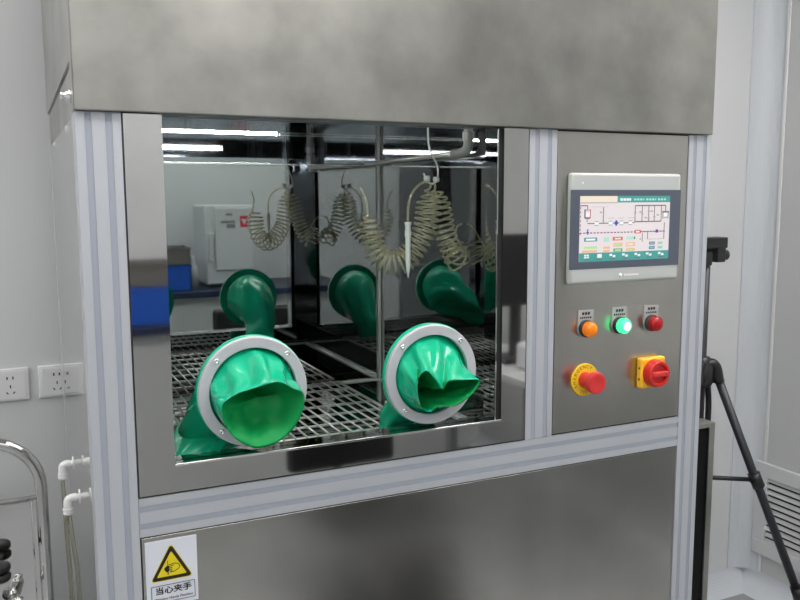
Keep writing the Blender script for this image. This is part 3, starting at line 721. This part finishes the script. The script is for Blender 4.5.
# ------------------------------------------------------------------ wall sockets behind
def socket(x0, z0, label):
    o = thing('wall_socket', label, 'socket', (x0 + .043, YB, z0), 'five hole wall sockets')
    MB().box(x0, x0 + .086, YB - .009, YB - .0005, z0, z0 + .082, bev=.003).box(x0 + .008, x0 + .078, YB - .0105, YB - .008, z0 + .006, z0 + .076, bev=.001).build('plate', M['socket'], o)
    h = MB(); cx_, cz_ = x0 + .043, z0 + .041; yy_ = YB - .0115
    for dx in (-.0065, .0065): h.box(cx_ + dx - .0016, cx_ + dx + .0016, yy_, yy_ + .002, cz_ + .014, cz_ + .021)
    h.box(cx_ - .0013, cx_ + .0013, yy_, yy_ + .002, cz_ - .008, cz_)
    for sgn in (-1, 1):
        a = [(cx_ + sgn * (.0045), cz_ - .0215), (cx_ + sgn * .0085, cz_ - .0165), (cx_ + sgn * .0105, cz_ - .0180), (cx_ + sgn * .0065, cz_ - .0230)]
        h.prism([(p_[0], yy_, p_[1]) for p_ in a], (0, .002, 0))
    h.build('holes', M['ink'], o)
    return o
socket(-.158, 1.014, 'white five hole wall socket left of the pair, in full view')
socket(-.052, 1.014, 'white five hole wall socket half hidden by the cabinet side')

# ------------------------------------------------------------------ steel trolley at the left
cart = thing('steel_trolley', 'stainless steel trolley with a bent tube handle beside the cabinet side', 'trolley', (-.42, .62, 0))
hx0, hx1, hy = -.80, -.064, .60
RB = .105; AZ = 1.016 - RB
arc = [(hx1, hy, .06), (hx1, hy, AZ - .03)] + [(hx1 - RB + RB * math.cos(a), hy, AZ + RB * math.sin(a)) for a in [PI / 2 * k / 10 for k in range(11)]]
arc2 = [(hx0 + RB - RB * math.sin(a), hy, AZ + RB * math.cos(a)) for a in [PI / 2 * k / 10 for k in range(11)]] + [(hx0, hy, AZ - .03), (hx0, hy, .06)]
MB().tube(arc + arc2, .0125, n=16).build('handle_frame', M['side'], cart)
MB().tube([(hx0, hy, .887), (hx1, hy, .887)], .0060, n=12).build('crossbar', M['side'], cart)
MB().box(hx0 + .012, hx1 - .012, hy + .004, hy + .008, .12, .878).build('sheet', M['side'], cart)
MB().box(hx0, hx1 + .006, hy - .006, hy + .012, .08, .12).build('base_bar', M['side'], cart)
MB().box(hx1 - .022, hx1 + .008, hy - .004, hy + .016, .10, .885, bev=.003).build('corner_post', M['side'], cart)
b = MB()
for dz in (0, -.020): b.lathe((-.150, .545, .763 + dz), (0, 0, 1), [(0, 0), (0, .018), (.004, .021), (.012, .021), (.016, .017), (.017, 0)], n=24)
b.build('black_knob', M['black'], cart)
MB().tube([(-.150, .545, .757), (-.150, .603, .757)], .006, n=10).build('knob_stem', M['dgrey'], cart)
MB().lathe((-.128, .55, .660), (.25, -.1, 1), [(0, 0), (0, .013), (.010, .014), (.028, .014), (.032, .011), (.034, .009), (.040, .009), (.041, 0)], n=22).tube([(-.128, .55, .675), (-.131, .603, .675)], .008, n=12).lathe((-.141, .535, .652), (0, -1, 0), [(0, .012), (.012, .012), (.014, .009), (.014, 0)], n=18).build('chrome_valve', M['chrome'], cart)
for xx in (hx0 + .02, hx1 - .02): MB().lathe((xx, hy - .012, .040), (0, 1, 0), [(0, 0), (0, .038), (.004, .040), (.020, .040), (.024, .038), (.024, 0)], n=24).build('wheel', M['rubber'], cart)

# ------------------------------------------------------------------ black fronted panel at the right
bp_ = thing('black_panel', 'black fronted panel in a steel frame standing behind the cabinet right edge', 'panel', (1.24, .10, 0))
px0, px1, py0, py1, pzt = 1.180, 1.301, .08, .12, 1.0125
MB().box(px0, px1 - .016, py0 + .004, py1 - .004, .02, pzt - .010).build('black_face', M['darkface'], bp_)
MB().box(px1 - .016, px1, py0, py1, 0, pzt, bev=.001).box(px0, px1 - .016, py0, py1, pzt - .010, pzt, bev=.001).box(px0, px1 - .016, py0, py1, 0, .02).build('steel_frame', M['brushed'], bp_)

# ------------------------------------------------------------------ tripod
TX, TY = 1.562, .38
tr = thing('tripod', 'black camera tripod with grey legs standing between cabinet and corner', 'tripod', (TX, TY, 0))
MB().tube([(TX, TY, .62), (TX, TY, 1.38)], .0105, n=14).build('centre_column', M['dgrey'], tr)
hub = MB().lathe((TX, TY, 1.005), (0, 0, 1), [(0, 0), (0, .024), (.012, .030), (.055, .030), (.066, .020), (.080, .020), (.082, 0)], n=24)
legs = [math.radians(a) for a in (-30, 90, 210)]
for a in legs:
    c_, s_ = math.cos(a), math.sin(a)
    hub.tube(spline([(TX + .012 * c_, TY + .012 * s_, 1.062), (TX + .024 * c_, TY + .024 * s_, 1.066), (TX + .036 * c_, TY + .036 * s_, 1.054), (TX + .044 * c_, TY + .044 * s_, 1.018)], 5), [.016] * 15 + [.017], n=12)
hub.build('hub', M['black'], tr)
for a in legs:
    c_, s_ = math.cos(a), math.sin(a)
    def lp_(r_, z_): return (TX + r_ * c_, TY + r_ * s_, z_)
    L = MB().tube([lp_(.040, 1.035), lp_(.282, .430)], .0115, n=12).build('leg', M['dgrey'], tr)
    MB().tube([lp_(.277, .446), lp_(.289, .412)], .017, n=12).build('clamp', M['black'], L)
    MB().tube([lp_(.285, .424), lp_(.443, .03)], .0085, n=10).build('lower_tube', M['dgrey'], L)
    MB().tube([lp_(.438, .040), lp_(.452, .004)], .012, n=12).build('rubber_foot', M['black'], L)
    MB().tube([lp_(.148, .766), lp_(.164, .728)], .0165, n=12).tube([lp_(.140, .750), lp_(.160, .747)], .010, n=10).build('collar', M['black'], L)
    MB().tube([(TX, TY, .752), lp_(.150, .748)], .0060, n=10).build('brace', M['black'], tr)
hd = MB().box(TX - .022, TX + .054, TY - .020, TY + .020, 1.375, 1.404, bev=.003).box(TX + .020, TX + .050, TY - .018, TY + .018, 1.338, 1.377, bev=.003)
hd.box(TX - .026, TX + .006, TY - .016, TY + .016, 1.330, 1.366, bev=.004).lathe((TX + .030, TY - .004, 1.356), (1, 0, 0), [(0, 0), (0, .013), (.034, .014), (.036, .012), (.036, 0)], n=20)
hd.build('head_clamp', M['black'], tr)
MB().tube(spline([(TX + .020, TY, 1.03), (TX + .034, TY + .004, .95), (TX + .032, TY + .004, .86), (TX + .022, TY, .80)], 8), .008, n=10).build('strap', M['black'], tr)

# ------------------------------------------------------------------ air vent on the right wall
vt = thing('air_vent', 'pale louvred return air vent low on the right wall', 'vent', (XR, .66, .22))
vy0, vy1, vz0, vz1 = .40, .932, .150, .512
b = MB()
for q in ((vy0, vy1, vz1 - .055, vz1), (vy0, vy1, vz0, vz0 + .055), (vy0, vy0 + .055, vz0 + .055, vz1 - .055), (vy1 - .055, vy1, vz0 + .055, vz1 - .055)): b.box(XR - .014, XR - .0005, *q, bev=.003)
b.build('frame', M['wall'], vt)
MB().box(XR - .002, XR - .0008, vy0 + .05, vy1 - .05, vz0 + .05, vz1 - .05).build('backing', M['black'], vt)
b = MB(); nl = 11
for k in range(nl):
    zz = vz0 + .066 + (vz1 - vz0 - .125) * k / (nl - 1)
    b.prism([(XR - .012, vy0 + .05, zz - .008), (XR - .0108, vy0 + .05, zz - .009), (XR - .003, vy0 + .05, zz + .004), (XR - .0042, vy0 + .05, zz + .005)], (0, vy1 - vy0 - .10, 0))
b.build('louvres', M['wall_r'], vt)

# ------------------------------------------------------------------ the room behind the camera, seen in the polished steel
bn = thing('lab_bench', 'white lab bench with navy worktop mirrored in the chamber back wall', 'bench', (.6, -2.68, 0))
MB().box(-.4, 1.95, YF + .005, -2.35, .93, .965, bev=.003).build('worktop', M['navy'], bn)
MB().box(-.38, 1.93, YF + .005, -2.40, .08, .928).box(-.36, 1.91, YF + .02, -2.44, 0, .08).build('carcass', M['bench'], bn)
for k in range(5):
    x0 = -.37 + k * .46
    d = MB().box(x0 + .01, x0 + .45, -2.418, -2.401, .10, .90, bev=.002).build('door', M['tub'] if k < 2 else M['bench'], bn)
    MB().box(x0 + .06, x0 + .40, -2.4215, -2.4185, .16, .82).build('door_inset', M['tub2'] if k < 2 else M['benchd'], d)
ov = thing('drying_oven', 'white laboratory oven with a red square mark standing on the bench', 'oven', (1.08, -2.66, .965))
ox0, ox1, oy = .950, 1.243, -2.5
MB().box(ox0, ox1, -2.86, oy, .985, 1.47, bev=.010).build('body', M['appl'], ov)
MB().box(ox0 + .055, ox1 - .006, oy, oy + .018, 1.075, 1.455, bev=.006).build('door', M['appl'], ov)
MB().box(ox0 + .012, ox0 + .045, oy, oy + .024, 1.13, 1.30, bev=.006).build('handle', M['bench'], ov)
b = MB().box(ox1 - .085, ox1 - .035, oy + .0175, oy + .019, 1.335, 1.405, M['logo'])
b.prism([(ox1 - .078, oy + .0205, 1.385), (ox1 - .042, oy + .0205, 1.385), (ox1 - .060, oy + .0205, 1.352)], (0, -.0015, 0), M['appl']); b.build('mark', None, ov)
b = MB().box(ox1 - .165, ox1 - .115, oy + .0175, oy + .019, 1.33, 1.355).box(ox1 - .20, ox1 - .115, oy + .0175, oy + .019, 1.36, 1.375).box(ox1 - .17, ox1 - .13, oy + .0175, oy + .019, 1.405, 1.42)
b.build('print', M['benchd'], ov)
MB().box(ox0 + .02, ox1 - .02, oy - .30, oy - .02, .9655, .986).build('feet', M['dgrey'], ov)
def bin_(x, y, col, label, w=.15, h=.15, z=.9655, g='blue bench bins'):
    o = thing('storage_bin', label, 'bin', (x, y, z), g); t = .004
    b_ = MB().box(x - w / 2, x + w / 2, y - .11, y + .11, z, z + t)
    for q in ((x - w / 2, x - w / 2 + t, y - .11, y + .11), (x + w / 2 - t, x + w / 2, y - .11, y + .11), (x - w / 2, x + w / 2, y - .11, y - .11 + t), (x - w / 2, x + w / 2, y + .11 - t, y + .11)): b_.box(*q, z, z + h)
    b_.build('body', col, o)
    r_ = MB()
    for q in ((x - w / 2 - .006, x + w / 2 + .006, y + .11, y + .117), (x - w / 2 - .006, x + w / 2 + .006, y - .117, y - .11), (x - w / 2 - .006, x - w / 2, y - .11, y + .11), (x + w / 2, x + w / 2 + .006, y - .11, y + .11)): r_.box(*q, z + h - .012, z + h)
    r_.build('rim', col, o)
bin_(.765, -2.55, M['blue'], 'blue bin on the bench beside the white oven', .155)
bin_(.765, -2.55, M['tub'], 'dark grey tub stacked on the blue bin beside the oven', .150, .105, 1.1165, 'grey tubs on the blue bins')
bin_(.43, -2.52, M['blue'], 'blue bin on the bench near its left half', .19, .165)
bin_(.43, -2.52, M['tub'], 'wide dark grey tub stacked on the left blue bin', .20, .105, 1.1315, 'grey tubs on the blue bins')
fl = MB().tube([(.875, -2.54, .9657), (.875, -2.54, 1.10), (.875, -2.54, 1.115), (.875, -2.54, 1.16)], [.030, .028, .012, .011], n=18)
tag(fl.build('flask', M['plate']), 'slim pale flask between blue bin and white oven on the bench', 'flask')
# desk with monitor at the right wall
dk = thing('desk', 'pale desk with monitor by the right wall, mirrored in the window surround', 'desk', (1.98, -1.62, 0))
MB().box(1.60, 2.40, -1.98, -1.28, .80, .83, bev=.003).build('desktop', M['bench'], dk)
for xx in (1.63, 2.34):
    for yy_ in (-1.95, -1.33): MB().box(xx, xx + .04, yy_, yy_ + .04, 0, .80).build('leg', M['benchd'], dk)
mo = thing('monitor', 'black flat monitor standing on the desk', 'monitor', (1.80, -1.62, .83))
MB().box(1.67, 1.93, -1.66, -1.63, 1.06, 1.36, bev=.006).build('panel', M['black'], mo)
MB().box(1.775, 1.825, -1.66, -1.645, .85, 1.08).box(1.70, 1.90, -1.72, -1.56, .8305, .85, bev=.004).build('stand', M['black'], mo)
pr = MB().box(1.70, 1.83, -1.50, -1.40, .8305, .94, bev=.02)
tag(pr.build('printer', M['appl']), 'small white box shaped printer on the desk before the monitor', 'printer')
# chair
st = thing('office_chair', 'black office chair behind the added grey case, mirrored dark in the window surround', 'chair', (1.02, -1.43, 0))
MB().box(.79, 1.25, -1.62, -1.22, .37, .44, bev=.03, seg=3).build('seat', M['black'], st)
MB().box(.80, 1.24, -1.70, -1.65, .47, .95, bev=.022, seg=3).build('backrest', M['black'], st)
MB().tube(spline([(1.02, -1.43, .36), (1.02, -1.62, .34), (1.02, -1.708, .40), (1.02, -1.708, .70)], 6), .018, n=12).build('back_bracket', M['dgrey'], st)
MB().tube([(1.02, -1.43, .10), (1.02, -1.43, .38)], .028, n=16).build('column', M['dgrey'], st)
for k in range(5):
    a = 2 * PI * k / 5 + .3
    MB().tube([(1.02, -1.43, .115), (1.02 + .28 * math.cos(a), -1.43 + .28 * math.sin(a), .075), (1.02 + .30 * math.cos(a), -1.43 + .30 * math.sin(a), .0)], [.026, .018, .022], n=10).build('leg', M['black'], st)
cs = thing('added_case', 'dark grey case added out of view to mirror a dark blur in the lower panel', 'case', (.97, -1.03, 0))  # invented case, placed out of view so its reflection darkens the lower panel
MB().box(.77, 1.17, -1.10, -.96, .0005, .41, bev=.03, seg=4).build('shell', M['tub2'], cs)
MB().tube(spline([(.91, -1.03, .405), (.91, -1.03, .435), (.97, -1.03, .44), (1.03, -1.03, .435), (1.03, -1.03, .405)], 6), .008, n=10).build('handle', M['dgrey'], cs)
for x_ in (.85, 1.08): MB().box(x_, x_ + .03, -.962, -.957, .30, .36, bev=.002).build('latch', M['chrome'], cs)
# door in the front wall
d1 = struct('door_1', MB().box(-1.95, -1.02, YF + .002, YF + .045, 0, 2.1, bev=.004), M['benchd'])
d = MB().box(-1.42, -1.27, YF + .045, YF + .050, 1.30, 1.78, bev=.02, seg=4).build('window_pane', M['black'], d1)
MB().tube([(-1.10, YF + .045, 1.02), (-1.10, YF + .085, 1.02), (-1.20, YF + .085, 1.02)], .009, n=10).build('door_handle', M['chrome'], d1)
